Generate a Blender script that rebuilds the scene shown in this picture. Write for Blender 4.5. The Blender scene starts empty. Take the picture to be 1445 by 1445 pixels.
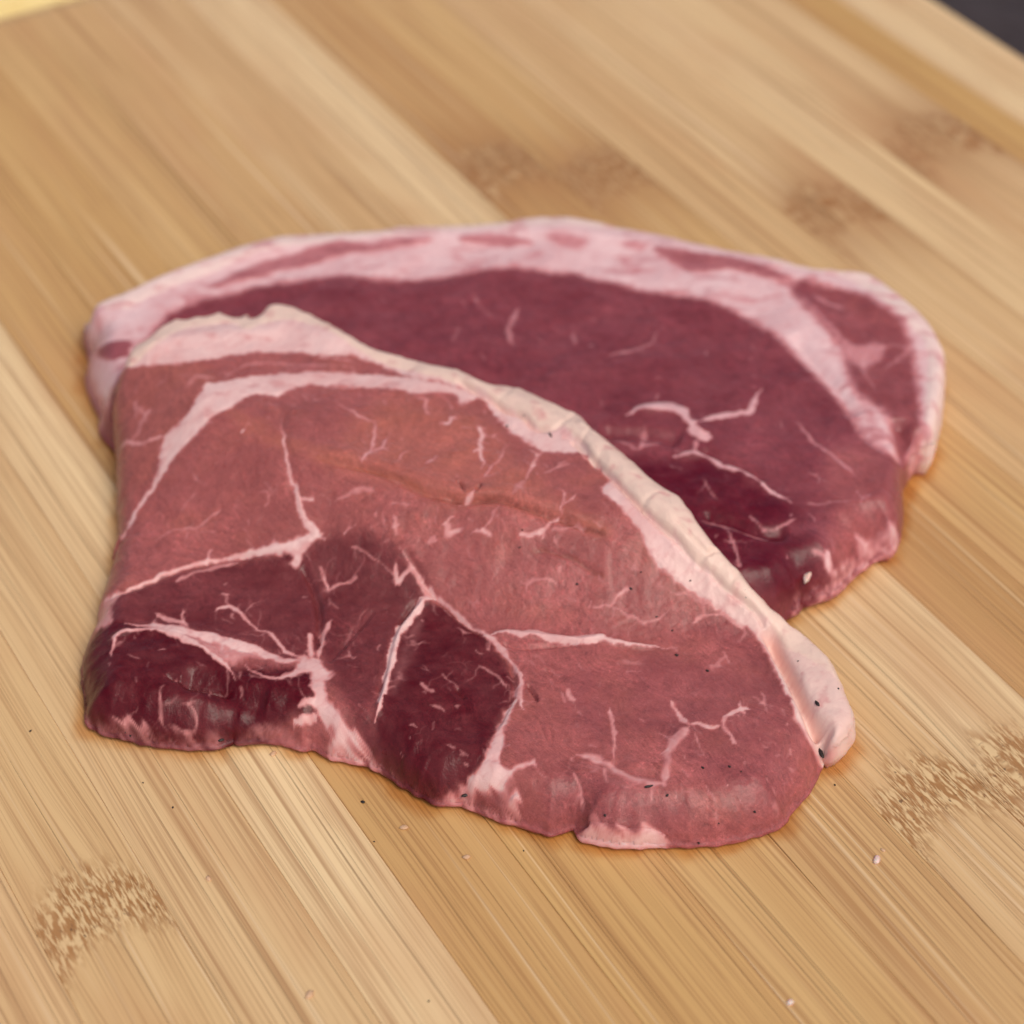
import bpy, math, random
import numpy as np

# ------------------------------------------------------------------ camera, sky, sun, exposure
SC = bpy.context.scene
F_PX, DIST = 2890.0, 0.42                       # focal length in photo pixels, metres to the board
TH = math.atan(2655 / F_PX)                     # pitch below the horizon
CAM = np.array([0, -DIST * math.cos(TH), DIST * math.sin(TH)])
cd = bpy.data.cameras.new('camera'); cam = bpy.data.objects.new('camera', cd)
SC.collection.objects.link(cam); SC.camera = cam
cam.location = CAM; cam.rotation_euler = (math.pi / 2 - TH, 0, 0)
cd.sensor_width = 36; cd.lens = 36 * F_PX / 1445; cd.clip_start = .01; cd.clip_end = 50
cd.dof.use_dof = True; cd.dof.focus_distance = .363; cd.dof.aperture_fstop = 11.5

SUN_EL, SUN_AZ = math.radians(58), math.radians(140)   # azimuth from +Y towards +X
W = bpy.data.worlds.new('World'); SC.world = W; W.use_nodes = True
nt = W.node_tree; bg = nt.nodes['Background']
sky = nt.nodes.new('ShaderNodeTexSky'); sky.sky_type = 'NISHITA'; sky.sun_disc = False
sky.sun_elevation = SUN_EL; sky.sun_rotation = SUN_AZ; sky.dust_density = 4.0; sky.air_density = 1.0
sky.ozone_density = 1.0
nt.links.new(sky.outputs[0], bg.inputs[0]); bg.inputs[1].default_value = .11
sl = bpy.data.lights.new('sun', 'SUN'); sl.energy = 1.6; sl.angle = math.radians(40); sl.color = (1, .93, .82)
so = bpy.data.objects.new('sun', sl); SC.collection.objects.link(so)
so.rotation_euler = (math.pi / 2 - SUN_EL, 0, math.pi - SUN_AZ)
SC.view_settings.view_transform = 'Standard'; SC.view_settings.look = 'None'
SC.view_settings.exposure = 0.0; SC.view_settings.gamma = 1.0
SC.cycles.use_denoising = True; SC.cycles.max_bounces = 6; SC.cycles.diffuse_bounces = 4; SC.cycles.glossy_bounces = 2; SC.cycles.adaptive_threshold = .02
random.seed(4); RNG = np.random.default_rng(7)
COL = SC.collection

# ------------------------------------------------------------------ helpers
def srgb(r, g, b):
    f = lambda c: ((c / 255 + .055) / 1.055) ** 2.4 if c > 10 else c / 255 / 12.92
    return (f(r), f(g), f(b), 1)

def link(o, parent=None):
    COL.objects.link(o); o.parent = parent; return o

def tag(o, label, cat=None, group=None, kind=None):
    o['label'] = label
    if cat: o['category'] = cat
    if group: o['group'] = group
    if kind: o['kind'] = kind
    return o

def empty(name, loc=(0, 0, 0), rz=0.):
    o = bpy.data.objects.new(name, None); o.location = loc; o.rotation_euler = (0, 0, rz)
    o.empty_display_size = .02
    return link(o)

def sstep(x, a=0., b=1.):
    t = np.clip((x - a) / (b - a), 0, 1); return t * t * (3 - 2 * t)

_perm = np.random.default_rng(3).permutation(1024)
def pn(x, y, seed=0):                            # gradient noise, about -1..1
    x = np.asarray(x, float) + seed * 17.13; y = np.asarray(y, float) - seed * 9.71
    xi = np.floor(x).astype(int); yi = np.floor(y).astype(int); fx = x - xi; fy = y - yi
    def g(ix, iy):
        h = _perm[(_perm[ix & 1023] + iy) & 1023] * (2 * math.pi / 1024 * 37)
        return np.cos(h), np.sin(h)
    u = fx * fx * fx * (fx * (fx * 6 - 15) + 10); v = fy * fy * fy * (fy * (fy * 6 - 15) + 10)
    def d(ix, iy):
        a, b = g(xi + ix, yi + iy); return a * (fx - ix) + b * (fy - iy)
    a = d(0, 0) * (1 - u) + d(1, 0) * u; b = d(0, 1) * (1 - u) + d(1, 1) * u
    return (a * (1 - v) + b * v) * 1.5

def fbm(x, y, seed=0, o=3):
    r = 0; a = 1.
    for i in range(o): r = r + a * pn(x * 2 ** i, y * 2 ** i, seed + i * 3); a *= .5
    return r

def unproject(px, zf, it=14):
    """photo pixel -> point on the height surface zf(xy)"""
    px = np.asarray(px, float)
    u = (px[:, 0] - 722.5) / F_PX; v = (722.5 - px[:, 1]) / F_PX
    d = np.stack([u, v * math.sin(TH) + math.cos(TH), v * math.cos(TH) - math.sin(TH)], 1)
    z = np.full(len(px), .01)
    for _ in range(it):
        t = (z - CAM[2]) / d[:, 2]; p = CAM[:2] + t[:, None] * d[:, :2]
        z = .45 * z + .55 * zf(p)
    t = (z - CAM[2]) / d[:, 2]
    return CAM[:2] + t[:, None] * d[:, :2]

def spline(p, n=5, closed=False):
    p = np.asarray(p, float)
    if len(p) < 3 and not closed:
        t = np.linspace(0, 1, n + 1)[:, None]; return p[0] * (1 - t) + p[-1] * t
    if closed: q = np.vstack([p[-1], p, p[0], p[1]])
    else: q = np.vstack([2 * p[0] - p[1], p, 2 * p[-1] - p[-2]])
    out = []
    for i in range(1, len(q) - 2):
        t = np.linspace(0, 1, n, endpoint=False)[:, None]
        a, b, c, d = q[i - 1], q[i], q[i + 1], q[i + 2]
        out.append(.5 * (2 * b + (c - a) * t + (2 * a - 5 * b + 4 * c - d) * t ** 2 + (3 * b - a - 3 * c + d) * t ** 3))
    out = np.vstack(out)
    return out if closed else np.vstack([out, p[-1]])

def seg_near(P, A, B, chunk=6000):
    """distance, nearest point and position along the chain for each point"""
    n = len(P); D = np.empty(n); Q = np.empty((n, 2)); T = np.empty(n)
    ab = B - A; L = (ab ** 2).sum(1) + 1e-18; m = len(A)
    for i in range(0, n, chunk):
        p = P[i:i + chunk]
        t = np.clip(((p[:, None, 0] - A[:, 0]) * ab[:, 0] + (p[:, None, 1] - A[:, 1]) * ab[:, 1]) / L, 0, 1)
        dx = A[:, 0] + t * ab[:, 0] - p[:, None, 0]; dy = A[:, 1] + t * ab[:, 1] - p[:, None, 1]
        d2 = dx * dx + dy * dy; k = d2.argmin(1); r = np.arange(len(p))
        D[i:i + chunk] = np.sqrt(d2[r, k]); T[i:i + chunk] = (k + t[r, k]) / m
        Q[i:i + chunk, 0] = p[:, 0] + dx[r, k]; Q[i:i + chunk, 1] = p[:, 1] + dy[r, k]
    return D, Q, T

def inside(P, poly):
    r = np.zeros(len(P), bool); A = poly; B = np.roll(poly, -1, 0)
    for (x1, y1), (x2, y2) in zip(A, B):
        c = (y1 > P[:, 1]) != (y2 > P[:, 1])
        if y1 != y2:
            r ^= c & (P[:, 0] < (x2 - x1) * (P[:, 1] - y1) / (y2 - y1) + x1)
    return r

def sdf(P, poly, near=False):
    """positive inside, metres"""
    D, Q, _ = seg_near(P, poly, np.roll(poly, -1, 0))
    s = np.where(inside(P, poly), D, -D)
    return (s, Q) if near else s

def sdf_box(P, poly, pad):
    """sdf, only worked out near the polygon"""
    lo, hi = poly.min(0) - pad, poly.max(0) + pad
    m = ((P > lo) & (P < hi)).all(1); out = np.full(len(P), -1.)
    if m.any(): out[m] = sdf(P[m], poly)
    return out

# zoom windows of the photograph in which the features were measured: x0, y0, scale
ZW = {'a': (100, 400, 3.6125), 'b': (450, 450, 3.6125), 'c': (800, 550, 3.211), 'd': (100, 750, 3.6125),
      'e': (450, 800, 3.6125), 'f': (800, 850, 3.211), 'g': (100, 280, 2.89), 'h': (500, 280, 2.89),
      'i': (900, 320, 2.58), 'p': (0, 0, 1)}
def ph(s):
    """'a 12,30 40,50 b 1,2' -> photo pixels"""
    out = []; z = ZW['p']
    for w in s.split():
        if w in ZW: z = ZW[w]; continue
        x, y = w.split(','); out.append((z[0] + float(x) / z[2], z[1] + float(y) / z[2]))
    return np.array(out)
PX = DIST / F_PX                                 # metres per photo pixel at the board centre

# ------------------------------------------------------------------ materials
def new_mat(name):
    m = bpy.data.materials.new(name); m.use_nodes = True
    n = m.node_tree.nodes; n.clear()
    o = n.new('ShaderNodeOutputMaterial'); b = n.new('ShaderNodeBsdfPrincipled')
    m.node_tree.links.new(b.outputs[0], o.inputs[0])
    return m, n, m.node_tree.links, b

class G:                                         # tiny node-graph writer
    def __init__(s, n, l): s.n, s.l = n, l
    def put(s, sock, v):
        if hasattr(v, 'is_linked'): s.l.new(v, sock)
        else: sock.default_value = v
    def math(s, op, a, b=0., c=0., clamp=False):
        k = s.n.new('ShaderNodeMath'); k.operation = op; k.use_clamp = clamp
        for i, v in enumerate((a, b, c)): s.put(k.inputs[i], v)
        return k.outputs[0]
    def mix(s, f, a, b, mode='MIX'):
        k = s.n.new('ShaderNodeMix'); k.data_type = 'RGBA'; k.blend_type = mode
        s.put(k.inputs[0], f); s.put(k.inputs[6], a); s.put(k.inputs[7], b); return k.outputs[2]
    def range(s, v, a, b, c=0., d=1., smooth=True):
        k = s.n.new('ShaderNodeMapRange'); k.interpolation_type = 'SMOOTHSTEP' if smooth else 'LINEAR'
        for i, w in enumerate((v, a, b, c, d)): s.put(k.inputs[i], w)
        return k.outputs[0]
    def noise(s, vec, scale, detail=2., rough=.5, dist=0.):
        k = s.n.new('ShaderNodeTexNoise'); s.put(k.inputs['Vector'], vec); k.inputs['Scale'].default_value = scale
        k.inputs['Detail'].default_value = detail; k.inputs['Roughness'].default_value = rough
        k.inputs['Distortion'].default_value = dist; return k.outputs[0]
    def xyz(s, x, y, z):
        k = s.n.new('ShaderNodeCombineXYZ')
        for i, v in enumerate((x, y, z)): s.put(k.inputs[i], v)
        return k.outputs[0]
    def attr(s, name, typ='GEOMETRY'):
        k = s.n.new('ShaderNodeAttribute'); k.attribute_name = name; k.attribute_type = typ; return k
    def bump(s, h, dist, strength=1., normal=None):
        k = s.n.new('ShaderNodeBump'); k.inputs['Strength'].default_value = strength
        k.inputs['Distance'].default_value = dist; s.put(k.inputs['Height'], h)
        if normal is not None: s.put(k.inputs['Normal'], normal)
        return k.outputs[0]

def meat_material(name, pale, deep, tan, fat, rind, rough, sss=True):
    m, n, l, b = new_mat(name); g = G(n, l)
    at = g.attr('mask'); sep = n.new('ShaderNodeSeparateColor'); l.new(at.outputs['Color'], sep.inputs[0])
    fatv, deepv, tanv = sep.outputs; rindv = at.outputs['Alpha']
    tc = n.new('ShaderNodeTexCoord'); P = tc.outputs['Object']
    n1 = g.noise(P, 420, 3, .6, .6); n2 = g.noise(P, 1700, 3, .6, 1.2); n3 = g.noise(P, 70, 3, .55)
    # fine marbling web between the drawn veins
    vo = n.new('ShaderNodeTexVoronoi'); vo.feature = 'DISTANCE_TO_EDGE'; vo.inputs['Scale'].default_value = 150
    wob = n.new('ShaderNodeVectorMath'); wob.operation = 'MULTIPLY_ADD'
    nw = n.new('ShaderNodeTexNoise'); nw.inputs['Scale'].default_value = 230; nw.inputs['Detail'].default_value = 3
    l.new(P, nw.inputs['Vector']); l.new(nw.outputs['Color'], wob.inputs[0])
    wob.inputs[1].default_value = (.006, .006, .006); l.new(P, wob.inputs[2]); l.new(wob.outputs[0], vo.inputs['Vector'])
    web = g.range(vo.outputs['Distance'], .012, .05, 1, 0)
    web = g.math('MULTIPLY', web, g.range(g.noise(P, 160, 2), .52, .72, 0, .10))
    fa = g.math('MAXIMUM', fatv, g.math('MULTIPLY', web, g.math('SUBTRACT', 1.0, rindv)), clamp=True)
    col = g.mix(deepv, srgb(*pale), srgb(*deep))
    col = g.mix(tanv, col, srgb(*tan))
    sx = n.new('ShaderNodeSeparateXYZ'); l.new(P, sx.inputs[0])
    wob2 = g.math('MULTIPLY', g.noise(P, 55, 2), .02)
    fu = g.math('ADD', g.math('MULTIPLY_ADD', sx.outputs[0], .82, g.math('MULTIPLY', sx.outputs[1], .57)), wob2)
    fv = g.math('MULTIPLY_ADD', sx.outputs[0], -.57, g.math('MULTIPLY', sx.outputs[1], .82))
    fibre = g.noise(g.xyz(g.math('MULTIPLY', fu, 1500.), g.math('MULTIPLY', fv, 330.), g.math('MULTIPLY', sx.outputs[2], 700.)), 1, 3, .65)
    fleck = g.range(g.noise(P, 1250, 3, .65, .1), .56, .74)
    n1c = g.range(n1, .28, .72, -1, 1, False); n2c = g.range(n2, .28, .72, -1, 1, False); fc = g.range(fibre, .28, .72, -1, 1, False)
    var = g.math('ADD', g.math('MULTIPLY', n1c, .10), g.math('MULTIPLY', n2c, .20))
    var = g.math('MULTIPLY_ADD', fc, .18, var)
    var = g.math('ADD', var, g.math('MULTIPLY_ADD', n3, .36, -.18))
    var = g.math('MULTIPLY_ADD', g.math('MULTIPLY', fleck, g.range(n3, .35, .65, .25, 1.)), .38, g.math('MULTIPLY', var, g.range(n3, .3, .7, .55, 1.25)))
    sc = g.math('ADD', var, .95); cs = g.xyz(sc, sc, sc)
    col = g.mix(1.0, col, cs, 'MULTIPLY')
    fcol = g.mix(g.range(n3, .3, .7), srgb(*fat), srgb(fat[0] - 14, fat[1] - 24, fat[2] - 22))
    fcol = g.mix(rindv, fcol, srgb(*rind))
    fs = g.noise(g.xyz(g.math('MULTIPLY', fu, 260.), g.math('MULTIPLY', fv, 900.), 3.), 1, 3, .6)
    fcol = g.mix(g.math('MULTIPLY', g.range(fs, .48, .72), g.math('MULTIPLY_ADD', rindv, -.35, .45)), fcol, srgb(fat[0] - 18, fat[1] - 46, fat[2] - 42))
    edge = srgb(fat[0] - 28, fat[1] - 62, fat[2] - 58)
    col = g.mix(g.range(fa, 0., .62), col, edge); col = g.mix(g.range(g.math('MULTIPLY_ADD', n1c, .05, fa), .42, 1.0), col, fcol)
    l.new(col, b.inputs['Base Color'])
    b.inputs['Roughness'].default_value = rough
    rr = g.math('MULTIPLY_ADD', n3, .3, rough - .15); l.new(rr, b.inputs['Roughness'])
    b.inputs['Specular IOR Level'].default_value = .28
    b.subsurface_method = 'RANDOM_WALK'; b.inputs['Subsurface Weight'].default_value = .5 if sss else 0.
    b.inputs['Subsurface Radius'].default_value = (1, .38, .28); b.inputs['Subsurface Scale'].default_value = .0007
    h = g.math('ADD', g.math('MULTIPLY', n1, .5), g.math('MULTIPLY', g.math('ADD', n2, fibre), .3))
    nb = g.bump(h, .0006, .9); l.new(g.bump(h, .00022, .8), b.inputs['Normal'])
    b.inputs['Coat Weight'].default_value = .10; b.inputs['Coat Roughness'].default_value = .22; b.inputs['Coat IOR'].default_value = 1.38
    l.new(nb, b.inputs['Coat Normal'])
    return m

FRONT_SPEC = ((180, 100, 99), (82, 0, 13), (188, 110, 86), (238, 197, 190), (236, 202, 184), .32)
M_FRONT = meat_material('raw_pork_front', *FRONT_SPEC); M_FRONT_IN = meat_material('raw_pork_front_inlaid', *FRONT_SPEC, sss=False)
REAR_SPEC = ((178, 98, 103), (98, 8, 28), (184, 102, 90), (238, 199, 197), (240, 208, 198), .32)
M_REAR = meat_material('raw_pork_rear', *REAR_SPEC); M_REAR_IN = meat_material('raw_pork_rear_inlaid', *REAR_SPEC, sss=False)

def bamboo_material():
    m, n, l, b = new_mat('bamboo'); g = G(n, l)
    tc = n.new('ShaderNodeTexCoord'); sp = n.new('ShaderNodeSeparateXYZ'); l.new(tc.outputs['Object'], sp.inputs[0])
    tone = g.attr('tone', 'OBJECT').outputs['Fac']; seed = g.attr('seed', 'OBJECT').outputs['Fac']
    nl = g.attr('node_at', 'OBJECT').outputs['Fac']; nc = g.attr('node_mid', 'OBJECT').outputs['Fac']
    amt = g.attr('node_amount', 'OBJECT').outputs['Fac']; warm = g.attr('warm', 'OBJECT').outputs['Fac']
    s0 = sp.outputs[0]; y = sp.outputs[1]
    # the joint of the cane: a curved band where fibres break up
    ds = g.math('SUBTRACT', s0, nc); curve = g.math('MULTIPLY', g.math('MULTIPLY', ds, ds), 55.)
    dl = g.math('ADD', g.math('SUBTRACT', y, nl), curve)
    wv = g.noise(g.xyz(g.math('MULTIPLY', s0, 500.), g.math('MULTIPLY', y, 90.), seed), 1, 2)
    dlw = g.math('MULTIPLY_ADD', wv, .012, g.math('SUBTRACT', dl, .006))
    k = g.math('DIVIDE', dlw, .0085); nodem = g.math('MULTIPLY', amt, g.math('EXPONENT', g.math('MULTIPLY', g.math('MULTIPLY', k, k), -1.)))
    k2 = g.math('DIVIDE', dl, .022); nodew = g.math('MULTIPLY', amt, g.math('EXPONENT', g.math('MULTIPLY', g.math('MULTIPLY', k2, k2), -1.)))
    bend = g.noise(g.xyz(g.math('MULTIPLY', s0, 160.), g.math('MULTIPLY', y, 5.), seed), 1, 2)
    s = g.math('ADD', s0, g.math('MULTIPLY', nodew, g.math('MULTIPLY_ADD', bend, .006, -.003)))
    s = g.math('ADD', s, g.math('MULTIPLY_ADD', g.noise(g.xyz(g.math('MULTIPLY', s0, 30.), g.math('MULTIPLY', y, 9.), seed), 1, 1), .003, -.0015))
    def fib(fs, fl, off, det=1., rough=.5):
        return g.noise(g.xyz(g.math('MULTIPLY', s, fs), g.math('MULTIPLY', y, fl), g.math('ADD', seed, off)), 1, det, rough)
    broad = fib(130, 3, 0., 2); mid = fib(620, 6, 5., 2, .6); fine = fib(2200, 14, 9., 2, .6); dash = fib(1500, 45, 13., 1)
    dark = g.range(mid, .56, .72); lite = g.range(fib(1100, 5, 21., 1), .62, .74); hair = g.range(fib(2400, 5, 31., 0), .70, .80)
    base = g.mix(tone, srgb(202, 154, 97), srgb(246, 214, 164))
    base = g.mix(warm, base, srgb(206, 158, 84))
    col = g.mix(g.range(broad, .3, .7, 0, .32), base, srgb(184, 132, 76))
    col = g.mix(g.math('MULTIPLY', dark, .42), col, srgb(148, 88, 38))
    col = g.mix(g.math('MULTIPLY', g.range(fine, .44, .70), .42), col, srgb(146, 90, 48))
    col = g.mix(g.math('MULTIPLY', lite, .66), col, srgb(234, 202, 158))
    col = g.mix(g.math('MULTIPLY', hair, .36), col, srgb(104, 58, 26))
    col = g.mix(g.math('MULTIPLY', g.range(dash, .66, .78), .30), col, srgb(140, 90, 50))
    # node strokes
    st = g.noise(g.xyz(g.math('MULTIPLY', s, 1900.), g.math('MULTIPLY', y, 300.), seed), 1, 2, .6)
    st2 = g.noise(g.xyz(g.math('MULTIPLY', s, 900.), g.math('MULTIPLY', y, 420.), g.math('ADD', seed, 4.)), 1, 3, .6)
    ncol = g.mix(g.range(st, .42, .61), srgb(162, 110, 58), srgb(232, 198, 146))
    ncol = g.mix(g.math('MULTIPLY', g.range(st2, .60, .70), .8), ncol, srgb(120, 74, 36))
    por = g.noise(g.xyz(g.math('MULTIPLY', s, 1000.), g.math('MULTIPLY', y, 480.), g.math('ADD', seed, 8.)), 1, 1)
    ncol = g.mix(g.math('MULTIPLY', g.range(por, .70, .75), .9), ncol, srgb(70, 40, 20))
    col = g.mix(g.math('MULTIPLY', g.range(nodem, .1, .9), .85), col, ncol)
    col = g.mix(g.math('MULTIPLY', g.math('MULTIPLY', amt, amt), g.math('MULTIPLY', nodew, .08)), col, srgb(160, 104, 56))
    # soft stains and blotches along the strip
    blot = g.noise(g.xyz(g.math('MULTIPLY', s0, 60.), g.math('MULTIPLY', y, 22.), g.math('ADD', seed, 40.)), 1, 3)
    col = g.mix(g.range(blot, .45, .75, 0, .35), col, srgb(200, 146, 98))
    l.new(col, b.inputs['Base Color'])
    l.new(g.math('MULTIPLY_ADD', mid, .25, .28), b.inputs['Roughness'])
    b.inputs['Specular IOR Level'].default_value = .5
    h = g.math('ADD', g.math('MULTIPLY', mid, .5), g.math('MULTIPLY', fine, .5))
    h = g.math('SUBTRACT', h, g.math('MULTIPLY', hair, .5))
    h = g.math('ADD', h, g.math('MULTIPLY', nodem, g.math('MULTIPLY', st, 1.6)))
    l.new(g.bump(h, .00022, .7), b.inputs['Normal'])
    return m
M_BAMBOO = bamboo_material()

def plain(name, c1, c2, scale, rough=.6, sss=0.):
    m, n, l, b = new_mat(name); g = G(n, l)
    tc = n.new('ShaderNodeTexCoord'); no = g.noise(tc.outputs['Object'], scale, 4, .6)
    l.new(g.mix(g.range(no, .3, .7), srgb(*c1), srgb(*c2)), b.inputs['Base Color'])
    b.inputs['Roughness'].default_value = rough
    l.new(g.bump(no, .2 / scale, .5), b.inputs['Normal'])
    if sss: b.inputs['Subsurface Weight'].default_value = sss; b.inputs['Subsurface Scale'].default_value = .001
    return m
M_TABLE = plain('dark_table', (52, 38, 34), (64, 52, 50), 60, .6)
M_CLOTH = plain('yellow_cloth', (238, 214, 150), (230, 200, 130), 300, .9)
M_SPECK = plain('black_speck', (26, 18, 16), (46, 34, 28), 4000, .5)
M_CRUMB2 = plain('pale_crumb', (222, 180, 142), (206, 160, 120), 900, .5)
M_CRUMB = plain('fat_crumb', (238, 208, 196), (226, 188, 170), 900, .4, .5)

# ------------------------------------------------------------------ table, cloth, cutting board
def mesh_obj(name, V, Fc, mat, parent=None, smooth=True):
    me = bpy.data.meshes.new(name); me.from_pydata([tuple(v) for v in V], [], [tuple(f) for f in Fc]); me.update()
    if smooth: me.polygons.foreach_set('use_smooth', [True] * len(me.polygons))
    me.materials.append(mat)
    return link(bpy.data.objects.new(name, me), parent)

BOARD_T = .018
S = 1.6
t = mesh_obj('table_top', [(-S, -S, -BOARD_T - .0005), (S, -S, -BOARD_T - .0005), (S, S, -BOARD_T - .0005), (-S, S, -BOARD_T - .0005)],
             [(0, 1, 2, 3)], M_TABLE, smooth=False)
tag(t, 'dark grey brown table top under the cutting board', kind='structure')

GRAIN = np.array([-.52519295, .85098317]); ACR = np.array([.85098317, .52519295])
board = empty('cutting_board', (0, 0, -BOARD_T), math.atan2(ACR[1], ACR[0]))
tag(board, 'large bamboo cutting board of glued pale strips under the steaks', 'cutting board')
EDGES = [-186, -165, -144, -122.8, -101.8, -82, -65.7, -46, -24.4, -5.7, 14, 33.7, 54.3, 74.5, 94.5, 113.5, 134, 152, 178, 190, 213.5]
#        tone, warm, node_at, node_mid, node_amount
TONES = [(.6, .2), (.7, .2), (.75, .15), (.7, .25), (.72, .1), (.98, .05), (.22, .35), (.40, .55), (.5, .45), (.36, .2), (.5, .05), (.9, 0.),
         (.10, .1), (.58, .5), (.45, .1), (.66, .1), (.75, .1), (.7, .1), (.3, .7), (.9, .05)]
NODES = {3: (-.046, -.112), 10: (-.101, .024), 11: (-.104, .044), 12: (.112, .064), 13: (.096, .085), 15: (.054, .1235), 17: (.066, .166)}
L0, L1 = -.215, .2490
gaps = {}
ys = np.linspace(L0, L1, 90)
for i in range(len(EDGES)):                      # how far each joint gapes along its length
    g_ = np.clip(pn(ys * 22, ys * 0 + i * 3.7, 5) - .25, 0, 1) * .00016 + .000012
    gaps[i] = g_
for i in range(len(EDGES) - 1):
    a, b_ = EDGES[i] / 1000, EDGES[i + 1] / 1000
    be = .0012 if i in (0, len(EDGES) - 2) else .00018
    V, Fc = [], []
    lo = gaps[i] / 2 if i else gaps[i] * 0; hi = gaps[i + 1] / 2
    zz = RNG.uniform(-.00004, .00004)
    for j, y in enumerate(ys):
        e = 0.
        if j in (0, len(ys) - 1): e = .0012
        zt = BOARD_T + zz - e
        V += [(a + lo[j], y, 0), (a + lo[j], y, zt - be), (a + lo[j] + be * .35, y, zt - be * .3), (a + lo[j] + be, y, zt),
              (b_ - hi[j] - be, y, zt), (b_ - hi[j] - be * .35, y, zt - be * .3), (b_ - hi[j], y, zt - be), (b_ - hi[j], y, 0)]
    for j in range(len(ys) - 1):
        for q in range(7):
            o = j * 8 + q; Fc.append((o, o + 1, o + 9, o + 8)[::-1])
    Fc.append(tuple(range(8))); Fc.append(tuple(range(len(V) - 8, len(V)))[::-1])
    st = mesh_obj('bamboo_strip', V, Fc, M_BAMBOO, board, smooth=False)
    st['tone'], st['warm'] = TONES[i]; st['seed'] = i * 7.31 + 1.0
    na = NODES.get(i, (9., 0.)); st['node_at'], st['node_mid'] = float(na[0]), float(na[1]); st['node_amount'] = (1.0 if na[0] < 0 else 1.9) if i in NODES else 0.

# pale yellow cloth lying beyond the far end of the board
def slab_cloth():
    V, Fc = [], []; n, m_ = 40, 26
    for j in range(m_):
        for i in range(n):
            u, v = i / (n - 1), j / (m_ - 1); x = -.14 + .22 * u; y = .262 + .13 * v
            e = min(u, 1 - u, v, 1 - v); z = .013 * (1 - math.exp(-e * 26)) + .0012 * float(pn(x * 40, y * 40, 8))
            V.append((x, y, z))
    for j in range(m_ - 1):
        for i in range(n - 1):
            o = j * n + i; Fc.append((o, o + 1, o + n + 1, o + n))
    k = len(V)
    for j in range(m_):
        for i in range(n): V.append((V[j * n + i][0], V[j * n + i][1], -.0003))
    for j in range(m_ - 1):
        for i in range(n - 1):
            o = k + j * n + i; Fc.append((o, o + n, o + n + 1, o + 1))
    ring = [i for i in range(n)] + [j * n + n - 1 for j in range(1, m_)] + [(m_ - 1) * n + i for i in range(n - 2, -1, -1)] + [j * n for j in range(m_ - 2, 0, -1)]
    for q in range(len(ring)):
        p, r = ring[q], ring[(q + 1) % len(ring)]; Fc.append((r, p, p + k, r + k))
    o = mesh_obj('folded_cloth', V, Fc, M_CLOTH)
    o.location = (0, 0, -BOARD_T); o.rotation_euler = board.rotation_euler
    return tag(o, 'blurred pale yellow folded cloth beyond the far left end of the board', 'cloth')
slab_cloth()

# ------------------------------------------------------------------ steaks: outlines and height
ROUT = ph('g 72,480 110,440 250,388 400,322 550,262 750,197 870,167 1100,155 1300,146 '
          'h 0,145 200,130 400,125 600,110 720,92 850,90 980,105 1100,135 1250,160 1350,185 '
          'i 260,80 450,120 530,135 620,160 720,170 830,180 900,215 980,280 1050,345 1100,420 1120,480 1115,600 1100,690 1075,770 1045,778 '
          '1018,805 970,890 962,960 965,1010 958,1080 945,1130 925,1168 870,1212 800,1262 740,1312 690,1346 600,1372 570,1402 '
          'p 1050,885 850,880 600,850 400,800 260,730 190,660 g 132,970 125,900 95,830 68,740 88,685 70,620 62,540')
nR = len(ROUT); RT = .0124
RK = np.full(nR, .85)
RK[33:41] = np.linspace(.8, .35, 8); RK[41:43] = .1; RK[43:49] = .18; RK[49:] = .1
RK[49 + 8:] = .1
FOUT = ph('a 262,440 310,345 380,300 450,235 530,188 590,195 650,172 690,177 760,152 790,165 850,182 900,158 920,185 960,172 1000,125 1060,115 1130,125 1300,200 '
          'b 180,105 300,165 450,205 600,250 720,275 860,340 1000,355 1080,385 1200,440 1320,490 1380,545 '
          'c 110,180 200,250 300,330 420,435 520,492 560,545 620,640 690,720 780,820 860,920 960,1020 1010,1060 1105,1135 1200,1235 '
          'f 1245,360 1270,430 1300,500 1295,560 1250,620 1190,648 1168,662 1168,690 1150,715 1145,760 1110,830 1070,890 1010,960 980,1005 920,1040 850,1065 760,1085 690,1100 600,1105 510,1110 400,1112 300,1114 200,1110 120,1096 60,1080 '
          'e 1300,1345 1180,1370 1080,1340 960,1310 880,1280 800,1250 710,1220 600,1215 530,1180 440,1130 360,1072 300,1045 240,1015 170,1003 60,980 '
          'd 1330,1163 1240,1112 1190,1125 1140,1108 1070,1085 960,1080 890,1088 848,1092 835,1082 800,1092 740,1110 600,1112 480,1102 380,1090 280,1062 190,1045 130,1015 85,980 85,900 70,800 60,740 75,640 110,550 135,500 150,400 170,330 200,230 235,100 '
          'a 205,1400 245,1280 242,1100 235,850 218,650 230,550 250,480')
nF = len(FOUT); FT = .0088
px, py = FOUT[:, 0], FOUT[:, 1]
FK = np.full(nF, .85)                            # at what share of the thickness the traced edge lies
i_tail = 43; i_low = 48
FK[i_tail - 4:i_low + 1] = np.linspace(.85, .8, i_low + 5 - i_tail)
FK[i_low + 1:i_low + 3] = .45; FK[i_low + 3:] = .06
left = (np.arange(nF) > 80) & (px < 178) & (py < 1010)
FK[left] = np.interp(py[left], [520, 700, 860, 1000], [.75, .55, .35, .12])

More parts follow.
